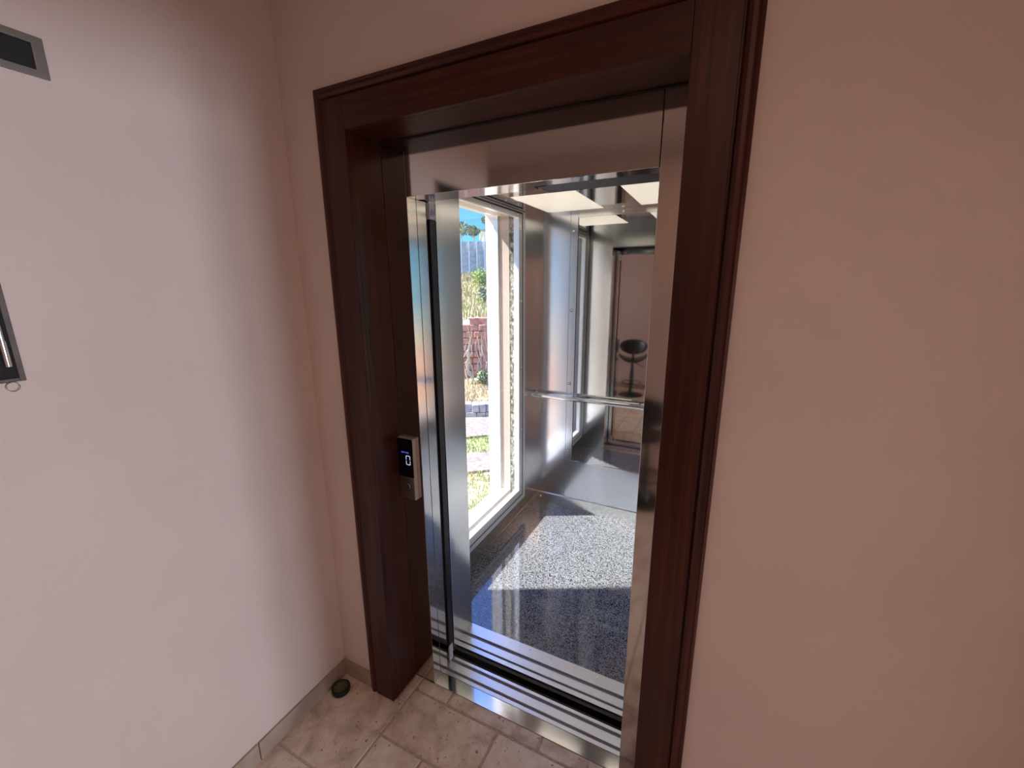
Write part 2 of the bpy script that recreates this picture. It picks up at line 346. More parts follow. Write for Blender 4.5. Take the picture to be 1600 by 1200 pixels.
obj('joint_strip', boxes((LX, RX, -0.005, -0.0004, T-0.0035, T)), M['black'], dc)

# ------------------------------------------------------------------ steel landing frame
lf = thing('lift_door_frame', 'polished stainless steel frame lining the lift opening', 'door frame', (0.4, 0, 0))
obj('jamb', boxes((LX, 0.0, 0.0, 0.0475, 0, T)), M['polished'], lf, bevel=0.0012)
obj('jamb_return', boxes((-0.03, 0.0, 0.0495, 0.101, 0, 2.0)), M['polished'], lf, bevel=0.0008)
obj('jamb', boxes((Wd, RX, 0.0, 0.105, 0, T)), M['polished'], lf, bevel=0.0012)
obj('lintel', boxes((0.0015, Wd-0.0015, 0.0, 0.058, 2.0, T)), M['polished'], lf, bevel=0.0012)
obj('lintel_return', boxes((0.0015, 0.43, 0.060, 0.115, 2.003, 2.03)), M['polished'], lf, bevel=0.001)
obj('threshold_plate', boxes((0.0, Wd, 0.0, 0.0585, -0.02, 0.0)), M['polishx'], lf, bevel=0.0008)
obj('seam', boxes((0.0, 0.0015, 0.003, 0.01, 2.0, T), (Wd-0.0015, Wd, 0.003, 0.01, 2.0, T)), M['black'], lf)

ls = thing('landing_sill', 'ridged aluminium sill in front of the dark gap', 'door sill', (0.4, 0.1, 0))
sill = lambda ys, z: boxes(*[(-0.05, Wd+0.06, a, c, z, 0.0) for a, c in ys])
obj('rail', sill([(0.060, 0.077), (0.090, 0.126), (0.141, 0.155)], -0.012), M['alu'], ls, bevel=0.0006)
obj('groove', boxes((-0.05, Wd+0.06, 0.060, 0.155, -0.03, -0.009)), M['groove'], ls)

# landing door leaf edge
ld = thing('landing_door', 'retracted steel landing door with black rubber edge', 'lift door', (-0.1, 0.14, 0))
obj('door_leaf', boxes((-0.24, -0.012, 0.120, 0.156, 0.085, 2.02)), M['brushed'], ld, bevel=0.001)
obj('rubber_edge', boxes((-0.012, 0.0, 0.121, 0.155, 0.085, 1.945)), M['rubber'], ld, bevel=0.002)
obj('top_label', boxes((-0.012, 0.0005, 0.122, 0.154, 1.946, 2.0)), M['label'], ld)
obj('label_ink', boxes(*[(0.0005, 0.0012, 0.126+0.007*i, 0.129+0.007*i, 1.955+0.006*(i % 2), 1.975+0.008*((i*3) % 2)) for i in range(4)]), M['labelink'], ld)
obj('top_clip', boxes((-0.02, 0.002, 0.116, 0.160, 2.0, 2.012)), M['chrome'], ld, bevel=0.001)
obj('guide_shoe', boxes((-0.008, -0.001, 0.126, 0.150, -0.004, 0.085)), M['label'], ld, bevel=0.001)
cd = thing('car_door', 'retracted stainless car door leaf behind the rubber edge', 'lift door', (-0.1, 0.18, 0))
obj('door_leaf', boxes((-0.25, -0.002, 0.163, 0.199, 0.02, 2.03)), M['brushed'], cd, bevel=0.001)

# ------------------------------------------------------------------ lift shaft
SX0, SX1, SY1 = -0.375, 1.12, 1.95
struct('wall_shaft', boxes((SX0, SX1+0.1, SY1, SY1+0.1, -0.6, 3.0), (SX1, SX1+0.1, 0.03, SY1, -0.6, 3.0)), M['gritty'])
struct('floor_shaft', boxes((SX0-0.12, SX1+0.1, 0.0, SY1+0.1, -0.7, -0.6), (SX0, SX1, 0.0, 0.03, -0.6, -0.06)), M['black'])
struct('ceiling_shaft', boxes((SX0-0.12, SX1+0.1, 0.03, SY1+0.1, 3.0, 3.1)), M['gritty'])
EY0, EY1, EZ0, EZ1 = 0.36, 1.505, 0.15, 2.185
OX = -0.56
struct('wall_outer', boxes((OX, SX0, -0.02, EY0, -1.2, 3.1), (OX, SX0, EY1, SY1+0.1, -1.2, 3.1), (-0.485, SX0, EY0, EY1, -1.2, EZ0), (OX, SX0, EY0, EY1, EZ1, 3.1)), M['white_wall'])
w2 = struct('window_2', boxes((-0.484, -0.452, EY0, EY0+.022, EZ0, EZ1), (-0.484, -0.452, EY1-.022, EY1, EZ0, EZ1), (-0.484, -0.452, EY0+.022, EY1-.022, EZ1-.02, EZ1)), M['frame_alu'])
struct('window_frame', boxes((-0.452, SX0+0.002, EY1-.008, EY1-.0005, EZ0, EZ1), (-0.452, SX0+0.002, EY0, EY0+.01, EZ0, EZ1), (-0.452, SX0+0.002, EY0+.01, EY1-.01, EZ1-.02, EZ1)), M['cream'], parent=w2)
struct('window_sill', boxes((-0.488, -0.385, EY0, EY1, EZ0-0.015, EZ0+0.004)), M['white_wall'], parent=w2)
struct('trim_1', boxes((-0.385, -0.372, EY0, EY1, EZ0-0.02, EZ0+0.012)), M['cream'])
struct('wall_pier', boxes((SX0, -0.300, 1.50, 1.66, -0.6, 3.0)), M['gritty'])

# ------------------------------------------------------------------ lift car
def screw(c_, d_, R_, parent):
    # domed screw head; the dark disc under it stands in for its shadow
    c_ = Vector(c_); d_ = Vector(d_)
    bm = bmesh.new(); pts = [(1, .0008), (0.94, .0022), (0.75, .0040), (0.45, .0052), (0.3, .0054), (0.28, .0040)]
    u_ = d_.orthogonal().normalized(); w_ = d_.cross(u_); rings = []
    for k, h_ in pts: rings.append([bm.verts.new(c_+d_*h_+(u_*math.cos(i*PI/10)+w_*math.sin(i*PI/10))*R_*k) for i in range(20)])
    for A, B in zip(rings, rings[1:]):
        for i in range(20): bm.faces.new([A[i], A[(i+1) % 20], B[(i+1) % 20], B[i]])
    bm.faces.new(rings[0][::-1]); bm.faces.new(rings[-1])
    sc_ = obj('screw', bm, M['screw'], parent, smooth=True)
    bm = bmesh.new(); cyl(bm, c_, c_+d_*0.0010, R_*1.22, seg=20)
    if len(parent.name) and parent.type == 'EMPTY': obj('washer', bm, M['gasket'], sc_)
    else: bm.free()
CX0, CX1, CY0, CY1, CZ = -0.265, 0.90, 0.365, 1.69, 2.18
car = thing('lift_car', 'stainless steel lift car with granite floor, mirror and side window', 'lift', (0.3, 1.0, -0.03))
obj('granite_floor', boxes((CX0, CX1, CY0, CY1, -0.03, 0.0)), M['granite'], car, label='glossy black and white speckled granite floor')
cs = obj('car_sill', sill([(0.216, 0.238), (0.249, 0.286), (0.304, 0.365)], -0.012), M['alu'], car, bevel=0.0006)
obj('sill_groove', boxes((-0.05, Wd+0.06, 0.216, 0.365, -0.03, -0.009)), M['groove'], cs)
for i in range(7):
    bm = bmesh.new(); cyl(bm, (0.09+0.11*i, 0.345, 0.0), (0.09+0.11*i, 0.345, 0.0012), 0.004, seg=10); obj('sill_screw', bm, M['screw'], cs)
obj('apron', boxes((-0.05, Wd+0.06, 0.220, 0.224, -0.6, -0.075)), M['apron'], cs)
obj('front_panel', boxes((CX0-0.01, -0.03, 0.226, CY0, 0.0, CZ)), M['brushed'], car, bevel=0.001)
obj('front_panel', boxes((0.84, CX1+0.01, 0.226, CY0, 0.0, CZ)), M['brushed'], car, bevel=0.001)
obj('header_panel', boxes((-0.03, 0.84, 0.24, CY0, 2.0575, CZ)), M['brushedx'], car, bevel=0.001)
obj('door_track', boxes((0.425, 1.0, 0.12, 0.222, 2.012, 2.035), (0.46, 1.0, 0.06, 0.12, 2.01, 2.05), (-0.3, 1.0, 0.06, 0.222, 2.06, 2.12)), M['rubber'], car, bevel=0.001)
obj('right_panel', boxes((CX1, CX1+0.01, CY0, CY1, 0, CZ)), M['brushed'], car)
# back wall
obj('back_panel', boxes((CX0-0.01, -0.001, CY1, CY1+0.01, 0.09, CZ)), M['brushed_back'], car, bevel=0.0006)
obj('back_panel', boxes((0.001, CX1+0.01, CY1, CY1+0.01, 0.09, 0.397)), M['brushed_back'], car, bevel=0.0006)
obj('back_panel', boxes((0.637, CX1+0.01, CY1, CY1+0.01, 0.4, CZ)), M['brushed_back'], car, bevel=0.0006)
obj('mirror_strip', boxes((0.001, 0.052, CY1-0.002, CY1+0.008, 0.4, CZ)), M['brushed_back'], car, bevel=0.0006)
obj('mirror_strip', boxes((0.585, 0.636, CY1-0.002, CY1+0.008, 0.4, CZ)), M['brushed_back'], car, bevel=0.0006)
mi = obj('mirror', boxes((0.055, 0.584, CY1+0.001, CY1+0.006, 0.405, 2.147)), M['mirror'], car, label='tall mirror on the back wall of the car')
obj('mirror_edge', boxes((0.0515, 0.0555, CY1-0.0005, CY1+0.006, 0.405, 2.147)), M['gasket'], mi)
obj('mirror_trim', boxes((0.0, 0.636, CY1-0.004, CY1+0.004, 0.396, 0.405)), M['chrome'], mi, bevel=0.001)
obj('mirror_trim', boxes((0.053, 0.584, CY1-0.003, CY1+0.004, 2.147, CZ)), M['brushedx'], mi, bevel=0.001)
for k, z in enumerate((2.064, 1.534, 1.005, 0.48)):
    screw((0.02, CY1-0.002, z), (0, -1, 0), 0.0092, car)
obj('kick_plate', boxes((CX0, CX1, CY1-0.008, CY1+0.01, 0.0, 0.09)), M['brushedx'], car, bevel=0.001)
obj('kick_edge', boxes((CX0, CX1, CY1-0.0088, CY1, 0.09, 0.0925)), M['chrome'], car)
obj('kick_plate', boxes((CX0, CX0+0.0015, CY0, CY1-0.008, 0.0, 0.022)), M['brushed'], car)
screw((-0.195, CY1-0.008, 0.055), (0, -1, 0), 0.009, car)
screw((0.35, CY1-0.003, 2.165), (0, -1, 0), 0.008, car)
# left wall with glazed window
FY0, FY1, FZ0, FZ1 = 0.40, 1.52, 0.118, 2.178
GY0, GY1, GZ0, GZ1 = 0.50, 1.41, 0.216, 2.135
obj('side_panel', boxes((CX0-0.012, CX0, FY1, CY1, 0, CZ), (CX0-0.012, CX0, CY0, FY0, 0, CZ), (CX0-0.012, CX0, FY0, FY1, 0, FZ0)), M['brushed'], car)
cw = obj('window_frame', boxes((CX0-0.03, CX0+0.006, FY0, GY0, FZ0, FZ1), (CX0-0.03, CX0+0.006, GY1, FY1, FZ0, FZ1), (CX0-0.03, CX0+0.006, GY0, GY1, FZ0, GZ0), (CX0-0.03, CX0+0.006, GY0, GY1, GZ1, FZ1)), M['frame_alu'], car, bevel=0.0015, label='aluminium frame of the car window')
gx = CX0+0.0062
gk = 0.003
my = (GY1+FY1)/2+0.004; mz = 0.160
obj('gasket', boxes((gx, gx+0.002, my-gk, my+gk, mz, 2.165), (gx, gx+0.002, 0.45, my, mz-gk, mz+gk), (gx, gx+0.002, 0.45, my, 2.160, 2.168), (gx, gx+0.002, 0.447, 0.453, mz, 2.165)), M['gasket'], cw)
obj('inner_bead', boxes((CX0-0.008, CX0+0.010, GY1-0.002, GY1+0.018, GZ0, GZ1), (CX0-0.008, CX0+0.010, GY0, GY1, GZ0-0.018, GZ0+0.002), (CX0-0.008, CX0+0.010, GY0, GY1, GZ1-0.002, GZ1+0.012)), M['frame_alu'], cw, bevel=0.001)
obj('window_glass', boxes((CX0-0.016, CX0-0.010, GY0-0.01, GY1+0.01, GZ0-0.01, GZ1+0.01)), M['glass'], cw)
for z in (2.067, 1.605, 1.145, 0.688, 0.231):
    screw((gx, 1.446, z), (1, 0, 0), 0.0085, cw)
for y in (0.66, 1.035, 1.40):
    screw((gx, y, 2.150), (1, 0, 0), 0.0085, cw)
# ceiling
cl = obj('car_ceiling', boxes((CX0-0.01, CX1+0.01, CY0, CY1+0.01, CZ, CZ+0.012)), M['satinceil'], car)
for x0 in (-0.128, 0.475):
    obj('ceiling_lamp', boxes((x0, x0+0.372, 1.03, 1.595, CZ-0.0012, CZ+0.001)), M['opal'], car, label='cream square ceiling light panel')
for x, y in ((-0.19, 1.10), (-0.02, 1.66), (0.36, 1.60)):
    bm = bmesh.new(); cyl(bm, (x, y, CZ), (x, y, CZ-0.003), 0.005, 0.004, 12); obj('ceiling_screw', bm, M['screw'], cl, smooth=True)
# handrail
bm = bmesh.new(); RZ = 0.905; RY = 1.63
tube(bm, [(-0.258, RY, RZ), (-0.252, RY, RZ), (-0.235, RY, RZ), (-0.20, RY, RZ), (0.3, RY, RZ), (0.80, RY, RZ), (0.86, RY, RZ)], [0.004, 0.010, 0.014, 0.0155, 0.0155, 0.0155, 0.006], 20)
hr = obj('handrail', bm, M['chrome'], car, smooth=True, label='polished chrome handrail')
for x in (-0.17, 0.10, 0.52, 0.80):
    bm = bmesh.new(); tube(bm, [(x, CY1-0.001, RZ-0.02), (x, CY1-0.03, RZ-0.022), (x, RY+0.006, RZ-0.008)], 0.006, 10); cyl(bm, (x, CY1, RZ-0.02), (x, CY1-0.005, RZ-0.02), 0.022, 0.02, 20)
    obj('bracket', bm, M['chrome'], hr, smooth=True)

# ------------------------------------------------------------------ call panel
cp = thing('call_panel', 'slim lift call panel with black display reading 0', 'call panel', (-0.06, 0, 0.887))
PX0, PX1, PZ0, PZ1, PY = -0.0985, -0.024, 0.888, 1.141, -0.019
obj('body', boxes((PX0, PX1, PY+0.001, 0.0, PZ0, PZ1)), M['plate_side'], cp, bevel=0.0015)
obj('display', boxes((PX0+0.0005, PX1-0.002, PY-0.0015, PY+0.001, 0.983, PZ1-0.001)), M['display'], cp, bevel=0.0004)
obj('faceplate', boxes((PX0+0.0005, PX1-0.002, PY-0.0012, PY+0.001, PZ0+0.001, 0.9825)), M['plate'], cp, bevel=0.0004)
dx, dz, w, h, s = -0.0485, 1.054, 0.0105, 0.019, 0.0024
yy0, yy1 = PY-0.0019, PY-0.0014
segs = [(dx-w+.002, dx+w-.002, dz+h-s, dz+h), (dx-w+.002, dx+w-.002, dz-h, dz-h+s)]
for sx_ in (-w, w-s):
    segs += [(dx+sx_, dx+sx_+s, dz+0.0022, dz+h-.002), (dx+sx_, dx+sx_+s, dz-h+.002, dz-0.0022)]
obj('digit', boxes(*[(a, c, yy0, yy1, z0, z1) for a, c, z0, z1 in segs]), M['led'], cp, label='glowing pale digit 0')
tb = []
for i in range(7):
    x = -0.079+i*0.0052
    tb += [(x, x+.0034, yy0, yy1, 1.0835+0.002*(i % 2), 1.0855+0.002*(i % 2))]
    if i != 3: tb += [(x, x+.001, yy0, yy1, 1.081, 1.088)]
obj('display_text', boxes(*tb), M['ledblue'], cp, label='tiny blue lettering')
bm = bmesh.new(); cyl(bm, (-0.058, PY-0.0012, 0.943), (-0.058, PY-0.004, 0.943), 0.0095, 0.0085, 28)
bt = obj('button', bm, M['rubber'], cp, smooth=True)
bm = bmesh.new(); torus(bm, (-0.058, PY-0.002, 0.943), 0.0102, 0.0009, 'y', 30, 8); tube(bm, [(-0.062, PY-0.0045, 0.943), (-0.058, PY-0.0045, 0.9465), (-0.054, PY-0.0045, 0.943)], 0.0006, 6)
obj('button_ring', bm, M['plate_side'], bt, smooth=True)

# ------------------------------------------------------------------ left wall fittings
vt = thing('wall_vent', 'grey framed dark rectangular vent high on left wall', 'vent', (LWX, -0.85, 2.15))
v0, v1, vz0, vz1 = -1.02, -0.706, 2.156, 2.236
obj('frame', boxes((LWX, LWX+0.006, v0, v1, vz1-0.015, vz1), (LWX, LWX+0.006, v0, v1, vz0, vz0+0.014), (LWX, LWX+0.006, v1-0.020, v1, vz0+0.014, vz1-0.015), (LWX, LWX+0.006, v0, v0+0.02, vz0+0.014, vz1-0.015)), M['silver'], vt, bevel=0.001)
obj('screen', boxes((LWX, LWX+0.002, v0+0.02, v1-0.020, vz0+0.014, vz1-0.015)), M['black'], vt)
kb = thing('wall_cabinet', 'brown framed recessed box on left wall with silver rod inside', 'wall cabinet', (LWX, -1.0, 1.51))
k0, k1, kz0, kz1 = -1.24, -0.862, 1.510, 1.95
obj('frame', boxes((LWX, LWX+0.004, k1-0.010, k1, kz0, kz1), (LWX, LWX+0.004, k0, k0+0.01, kz0, kz1), (LWX, LWX+0.004, k0+.01, k1-.010, kz0, kz0+0.008), (LWX, LWX+0.004, k0+.01, k1-.01, kz1-0.01, kz1)), M['browncab'], kb, bevel=0.001)
obj('back_plate', boxes((LWX, LWX+0.0015, k0+0.01, k1-0.010, kz0+0.008, kz1-0.01)), M['black'], kb)
bm = bmesh.new(); cyl(bm, (LWX+0.008, -0.884, 1.60), (LWX+0.008, -0.884, 1.92), 0.0045, seg=14); cyl(bm, (LWX+0.008, -0.884, 1.545), (LWX+0.008, -0.884, 1.60), 0.006, seg=14)
obj('rod', bm, M['chrome'], kb, smooth=True, label='silver rod')
bm = bmesh.new(); torus(bm, (LWX+0.006, -0.885, 1.500), 0.010, 0.0011, 'x', 30, 8); lathe(bm, [(0.0005, -.002), (0.002, 0), (0.0005, .002)], (LWX+0.008, -0.887, 1.510), 10)
obj('pull_ring', bm, M['chrome'], kb, smooth=True)

# ------------------------------------------------------------------ round tin by the corner
tn = thing('round_tin', 'small round dark green tin lying in the floor corner', 'tin', (-0.342, -0.208, 0))
c = (-0.342, -0.208, 0)
bm = bmesh.new(); lathe(bm, [(0.034, 0.0005), (0.038, 0.002), (0.038, 0.013), (0.0375, 0.014), (0.0375, 0.019), (0.036, 0.0205), (0.0335, 0.0205)], c, 48)
obj('body', bm, M['tin'], tn, smooth=True)
bm = bmesh.new(); lathe(bm, [(0.029, 0.0205), (0.029, 0.0210)], c, 48); lb = obj('lid_label', bm, M['tinlabel'], tn)
def lettering(bm):
    a = math.radians(40); ca, sa = math.cos(a), math.sin(a)
    def r(x, y, w_, h_):
        vs = []
        for z in (0.0211, 0.0214):
            for qx, qy in ((x, y), (x+w_, y), (x+w_, y+h_), (x, y+h_)): vs.append(bm.verts.new((c[0]+qx*ca-qy*sa, c[1]+qx*sa+qy*ca, z)))
        bm.faces.new(vs[4:]); bm.faces.new(vs[:4])
        for i in range(4): bm.faces.new([vs[i], vs[(i+1) % 4], vs[4+(i+1) % 4], vs[4+i]])
    r(-0.027, 0.000, 0.054, 0.0018)
    for i in range(6): r(-0.016+0.0055*i, 0.008, 0.0018, 0.008); r(-0.016+0.0055*i, 0.008 if i % 2 else 0.0142, 0.0042, 0.0018)
    for i in range(5): r(-0.014+0.006*i, -0.007, 0.004, 0.0015)
    r(-0.018, -0.012, 0.036, 0.001)
bm = bmesh.new(); lettering(bm); obj('lettering', bm, M['tinink'], lb)

# ------------------------------------------------------------------ bar stools (seen in the mirror)
def stool(loc, rz, label):
    st = thing('bar_stool', label, 'bar stool', (0, 0, 0), 0, None)
    bm = bmesh.new(); lathe(bm, [(0.185, 0.0), (0.19, 0.006), (0.175, 0.014), (0.09, 0.028), (0.05, 0.045), (0.034, 0.075), (0.03, 0.12)], (0, 0, 0), 48); obj('base', bm, M['stoolmetal'], st, smooth=True)
    bm = bmesh.new(); cyl(bm, (0, 0, 0.1), (0, 0, 0.40), 0.029, seg=24); cyl(bm, (0, 0, 0.40), (0, 0, 0.54), 0.020, seg=24); obj('column', bm, M['stoolmetal'], st, smooth=True)
    bm = bmesh.new(); torus(bm, (0, -0.07, 0.19), 0.14, 0.009); cyl(bm, (0, 0, 0.175), (0, 0, 0.205), 0.036, seg=24); cyl(bm, (0, -0.2, 0.19), (0, 0, 0.19), 0.007); obj('footrest', bm, M['stoolmetal'], st, smooth=True)
    bm = bmesh.new(); tube(bm, [(0.01, 0, 0.525), (0.09, 0.02, 0.50), (0.18, 0.03, 0.452)], 0.005, 8); obj('lever', bm, M['stoolmetal'], st, smooth=True)
    # saddle seat: rises to the sides, thick padded
    bm = bmesh.new(); n1, n2 = 28, 16; top = []; bot = []
    for i in range(n1+1):
        u = -1+2*i/n1; rt, rb = [], []
        for j in range(n2+1):
            v = -1+2*j/n2
            hw = 0.18*math.sqrt(max(0, 1-abs(u)**2.6))+0.006
            x = 0.235*u; y = v*hw; z = 0.545+0.105*abs(u)**2.4+0.012*v*v
            th = 0.028*math.sqrt(max(0.02, (1-v**4)))*math.sqrt(max(0.05, 1-u**6))
            rt.append(bm.verts.new((x, y, z+th))); rb.append(bm.verts.new((x*0.97, y, z-th*0.6)))
        top.append(rt); bot.append(rb)
    for i in range(n1):
        for j in range(n2):
            bm.faces.new([top[i][j], top[i+1][j], top[i+1][j+1], top[i][j+1]]); bm.faces.new([bot[i][j], bot[i][j+1], bot[i+1][j+1], bot[i+1][j]])
        bm.faces.new([top[i][0], bot[i][0], bot[i+1][0], top[i+1][0]]); bm.faces.new([top[i][n2], top[i+1][n2], bot[i+1][n2], bot[i][n2]])
    for j in range(n2):
        bm.faces.new([top[0][j], top[0][j+1], bot[0][j+1], bot[0][j]]); bm.faces.new([top[n1][j], bot[n1][j], bot[n1][j+1], top[n1][j+1]])
    obj('seat', bm, M['blackseat'], st, smooth=True)
    # backrest: curved ellipse pad behind (+y)
    bm = bmesh.new(); R1 = []
    n1, n2 = 36, 8; F = []; B = []
    for j in range(n2+1):
        q = j/n2; rf, rb = [], []
        for i in range(n1):
            a = i*2*PI/n1; x = 0.205*q*math.cos(a); z = 0.79+0.115*q*math.sin(a)
            y = 0.165-1.9*x*x+0.05*(z-0.79); th = 0.02*math.sqrt(max(0, 1-q**4))
            rf.append(bm.verts.new((x, y-th, z))); rb.append(bm.verts.new((x, y+th, z)))
        F.append(rf); B.append(rb)
    for j in range(n2):
        for i in range(n1):
            k = (i+1) % n1
            bm.faces.new([F[j][i], F[j][k], F[j+1][k], F[j+1][i]]); bm.faces.new([B[j][i], B[j+1][i], B[j+1][k], B[j][k]])
    bmesh.ops.remove_doubles(bm, verts=bm.verts, dist=1e-5)
    obj('backrest', bm, M['blackseat'], st, smooth=True)
    bm = bmesh.new(); tube(bm, [(0, 0.0, 0.525), (0, 0.10, 0.53), (0, 0.165, 0.57), (0, 0.182, 0.64), (0, 0.18, 0.74)], [0.02, 0.02, 0.018, 0.017, 0.017], 12); obj('back_support', bm, M['blackseat'], st, smooth=True)
    st.location = loc; st.rotation_euler = (0, 0, rz)
    return st
s1 = stool((-0.228, -2.071, 0), math.radians(-12), 'black bar stool seen in mirror through the lift doorway')
def copy_tree(o, parent=None):
    c_ = o.copy(); COL.objects.link(c_)
    if parent: c_.parent = parent
    for ch in o.children: copy_tree(ch, c_)
    return c_
s2 = copy_tree(s1); s2.location = (0.54, -2.07, 0); s2.rotation_euler = (0, 0, math.radians(8))
s2['label'] = 'black bar stool blurred in the right steel jamb'
for s_ in (s1, s2): s_['group'] = 'bar stools against the rear wall'

# ------------------------------------------------------------------ hillside outside the window
D = Vector((-0.522, 0.853, 0)); Ev = Vector((0.853, 0.522, 0)); O = Vector((0.99, -1.2065, 0))
def P(s, t, z): return O+D*s+Ev*t+Vector((0, 0, z))
M['earth'] = plain('dry_grass_ground', (0.52, 0.47, 0.26), 0.95, var=0.35, vs=5)
M['path'] = plain('pinkish_path', (0.38, 0.27, 0.22), 0.9, var=0.4, vs=18)
M['grassg'] = plain('green_grass', (0.36, 0.42, 0.13), 0.8, var=0.35, vs=3)
M['grassy'] = plain('straw_grass', (0.62, 0.47, 0.29), 0.8, var=0.25, vs=3)
M['leaf'] = plain('shrub_leaf', (0.26, 0.29, 0.16), 0.7, var=0.35, vs=6)
M['redwall'] = plain('red_render', (0.58, 0.28, 0.20), 0.85, var=0.3, vs=10)
M['stone'] = plain('grey_stone', (0.44, 0.42, 0.42), 0.9, var=0.3, vs=12)
M['twig'] = plain('pale_branch', (0.62, 0.55, 0.42), 0.8)
M['conc'] = plain('pale_concrete', (0.50, 0.48, 0.47), 0.9, var=0.22, vs=9)
M['tile_roof'] = plain('terracotta_roof', (0.55, 0.25, 0.15), 0.8, var=0.2, vs=8)
def hz(s, t=0):
    pts = [(-20, -0.75), (2, -0.72), (5, -0.62), (7.3, -0.6), (7.5, -0.42), (9.0, -0.25), (9.2, 0.85), (9.6, 1.0), (12.5, 1.42), (16.0, 2.0), (16.3, 3.0), (19, 3.15), (40, 3.4), (60, 3.4)]
    for (a, za), (b_, zb) in zip(pts, pts[1:]):
        if a <= s <= b_: return za+(zb-za)*(s-a)/(b_-a)
    return 3.4
bm = bmesh.new(); grid = {}
ss = [-14, -8, -4, -1, 0.5, 1.5, 2.5, 3.3, 4, 4.6, 5.1, 5.5, 6, 6.4, 6.9, 7.3, 7.5, 8, 8.5, 9.0, 9.2, 9.6, 10.2, 11, 12, 13, 14, 15, 16, 16.3, 17.5, 19, 24, 32, 45]
tsl = [-30, -22, -16, -12, -9, -7, -5, -4, -3]+[-2.5+0.25*i for i in range(27)]+[4.5, 5, 6, 8, 10, 14, 20, 28]
for i, s_ in enumerate(ss):
    for j, t_ in enumerate(tsl):
        p_ = P(s_, t_, 0); n_ = noise.noise(Vector((p_.x*0.7, p_.y*0.7, 0)))*0.06 if s_ < 9 else noise.noise(Vector((p_.x*0.5, p_.y*0.5, 0)))*0.15
        grid[i, j] = bm.verts.new((p_.x, p_.y, hz(s_)+n_))
for i in range(len(ss)-1):
    for j in range(len(tsl)-1):
        q = [grid[i, j], grid[i, j+1], grid[i+1, j+1], grid[i+1, j]]
        if all(v_.co.x > -0.6 and v_.co.y < 2.3 for v_ in q): continue
        if any(v_.co.x > -0.52 and v_.co.y < 2.1 for v_ in q):
            continue
        bm.faces.new(q)
gd = obj('ground', bm, M['earth']); gd['kind'] = 'structure'; gd['label'] = 'dry grassy hillside outside the car window'
struct('ground_apron', boxes((-3.0, OX, -1.0, 3.2, -1.3, -0.70)), M['earth'])
M['terracotta'] = plain('terracotta_paving', (0.72, 0.34, 0.16), 0.8, var=0.15, vs=8)
struct('ground_patio', boxes((-8.5, -1.0, -8.0, 0.1, -0.75, -0.60)), M['terracotta'], 'sunny terracotta patio beside the building')
def strip(name, s0, s1, t0, t1, mat, lift=0.03):
    bm = bmesh.new(); n_ = 24; A = []
    for i in range(n_+1):
        t_ = t0+(t1-t0)*i/n_; w_ = 0.05*math.sin(t_*3)
        row = []
        for sq in (s0, (s0+s1)/2, s1):
            p_ = P(sq+w_, t_, 0); z = hz(sq)+noise.noise(Vector((p_.x*0.7, p_.y*0.7, 0)))*0.06+lift; row.append((p_.x, p_.y, z))
        A.append(row)
    lo = [[bm.verts.new((x, y, z-0.06)) for x, y, z in r] for r in A]; hi = [[bm.verts.new(v_) for v_ in r] for r in A]
    for i in range(n_):
        for k in range(2): bm.faces.new([hi[i][k], hi[i+1][k], hi[i+1][k+1], hi[i][k+1]])
        bm.faces.new([lo[i][0], lo[i+1][0], hi[i+1][0], hi[i][0]]); bm.faces.new([lo[i][2], hi[i][2], hi[i+1][2], lo[i+1][2]])
    return obj(name, bm, mat)
a = strip('garden_path', 5.0, 5.6, -4, 3.2, M['path']); tag(a, 'near pinkish dirt path crossing the grass outside', 'path')
a = strip('garden_path', 6.2, 7.15, -4, 3.6, M['path']); tag(a, 'wider pinkish path at foot of the low stone wall', 'path')
def block(bm, s0, s1, t0, t1, z0, z1):
    vs = [bm.verts.new(P(s_, t_, z)) for z in (z0, z1) for s_ in (s0, s1) for t_ in (t0, t1)]
    for f in ((0, 1, 3, 2), (4, 6, 7, 5), (0, 4, 5, 1), (2, 3, 7, 6), (0, 2, 6, 4), (1, 5, 7, 3)): bm.faces.new([vs[i] for i in f])
bm = bmesh.new()
for r_ in range(2):
    t_ = -3+0.07*r_
    while t_ < 3.4:
        w_ = random.uniform(.10, .2); block(bm, 7.28+random.uniform(0, .03), 7.5, t_, t_+w_-.008, -0.66+.15*r_, -0.52+.15*r_+random.uniform(-.01, .015)); t_ += w_
tag(obj('stone_wall', bm, M['stone'], bevel=0.01), 'low grey stone wall beyond the path outside', 'wall')
bm = bmesh.new(); block(bm, 9.0, 9.22, -0.10, 3.2, -0.4, 1.0); block(bm, 8.97, 9.25, -0.12, 3.22, 1.0, 1.03); block(bm, 8.95, 9.24, 0.16, 0.30, -0.4, 1.02)
tag(obj('terrace_wall', bm, M['redwall']), 'red rendered terrace wall on the slope outside', 'wall')
bm = bmesh.new(); rr = random.Random(3)
for r_ in range(9):
    t_ = -4+0.05*(r_ % 2)
    while t_ < 0.16:
        w_ = rr.uniform(.1, .24); block(bm, 8.92+rr.uniform(0, .06), 9.1, t_, t_+w_-.012, -0.35+.14*r_, -0.35+.14*r_+rr.uniform(.115, .13)); t_ += w_
tag(obj('rubble_wall', bm, M['redwall'], bevel=0.015), 'rough reddish rubble wall half hidden by branches', 'wall')
bm = bmesh.new(); block(bm, 16.0, 16.35, -12, 6, 1.4, 3.22)
rw = obj('retaining_wall', bm, M['conc']); tag(rw, 'pale grey retaining wall at top of the slope', 'wall')
bm = bmesh.new()
for t_ in [-0.42+0.28*i for i in range(-8, 10)]: block(bm, 15.95, 16.0, t_-0.02, t_+0.02, 1.95, 3.22)
obj('rib', bm, M['white_wall'], rw)
bm = bmesh.new(); block(bm, 15.8, 16.05, -12, 6, 1.93, 2.04); obj('ledge', bm, M['white_wall'], rw)
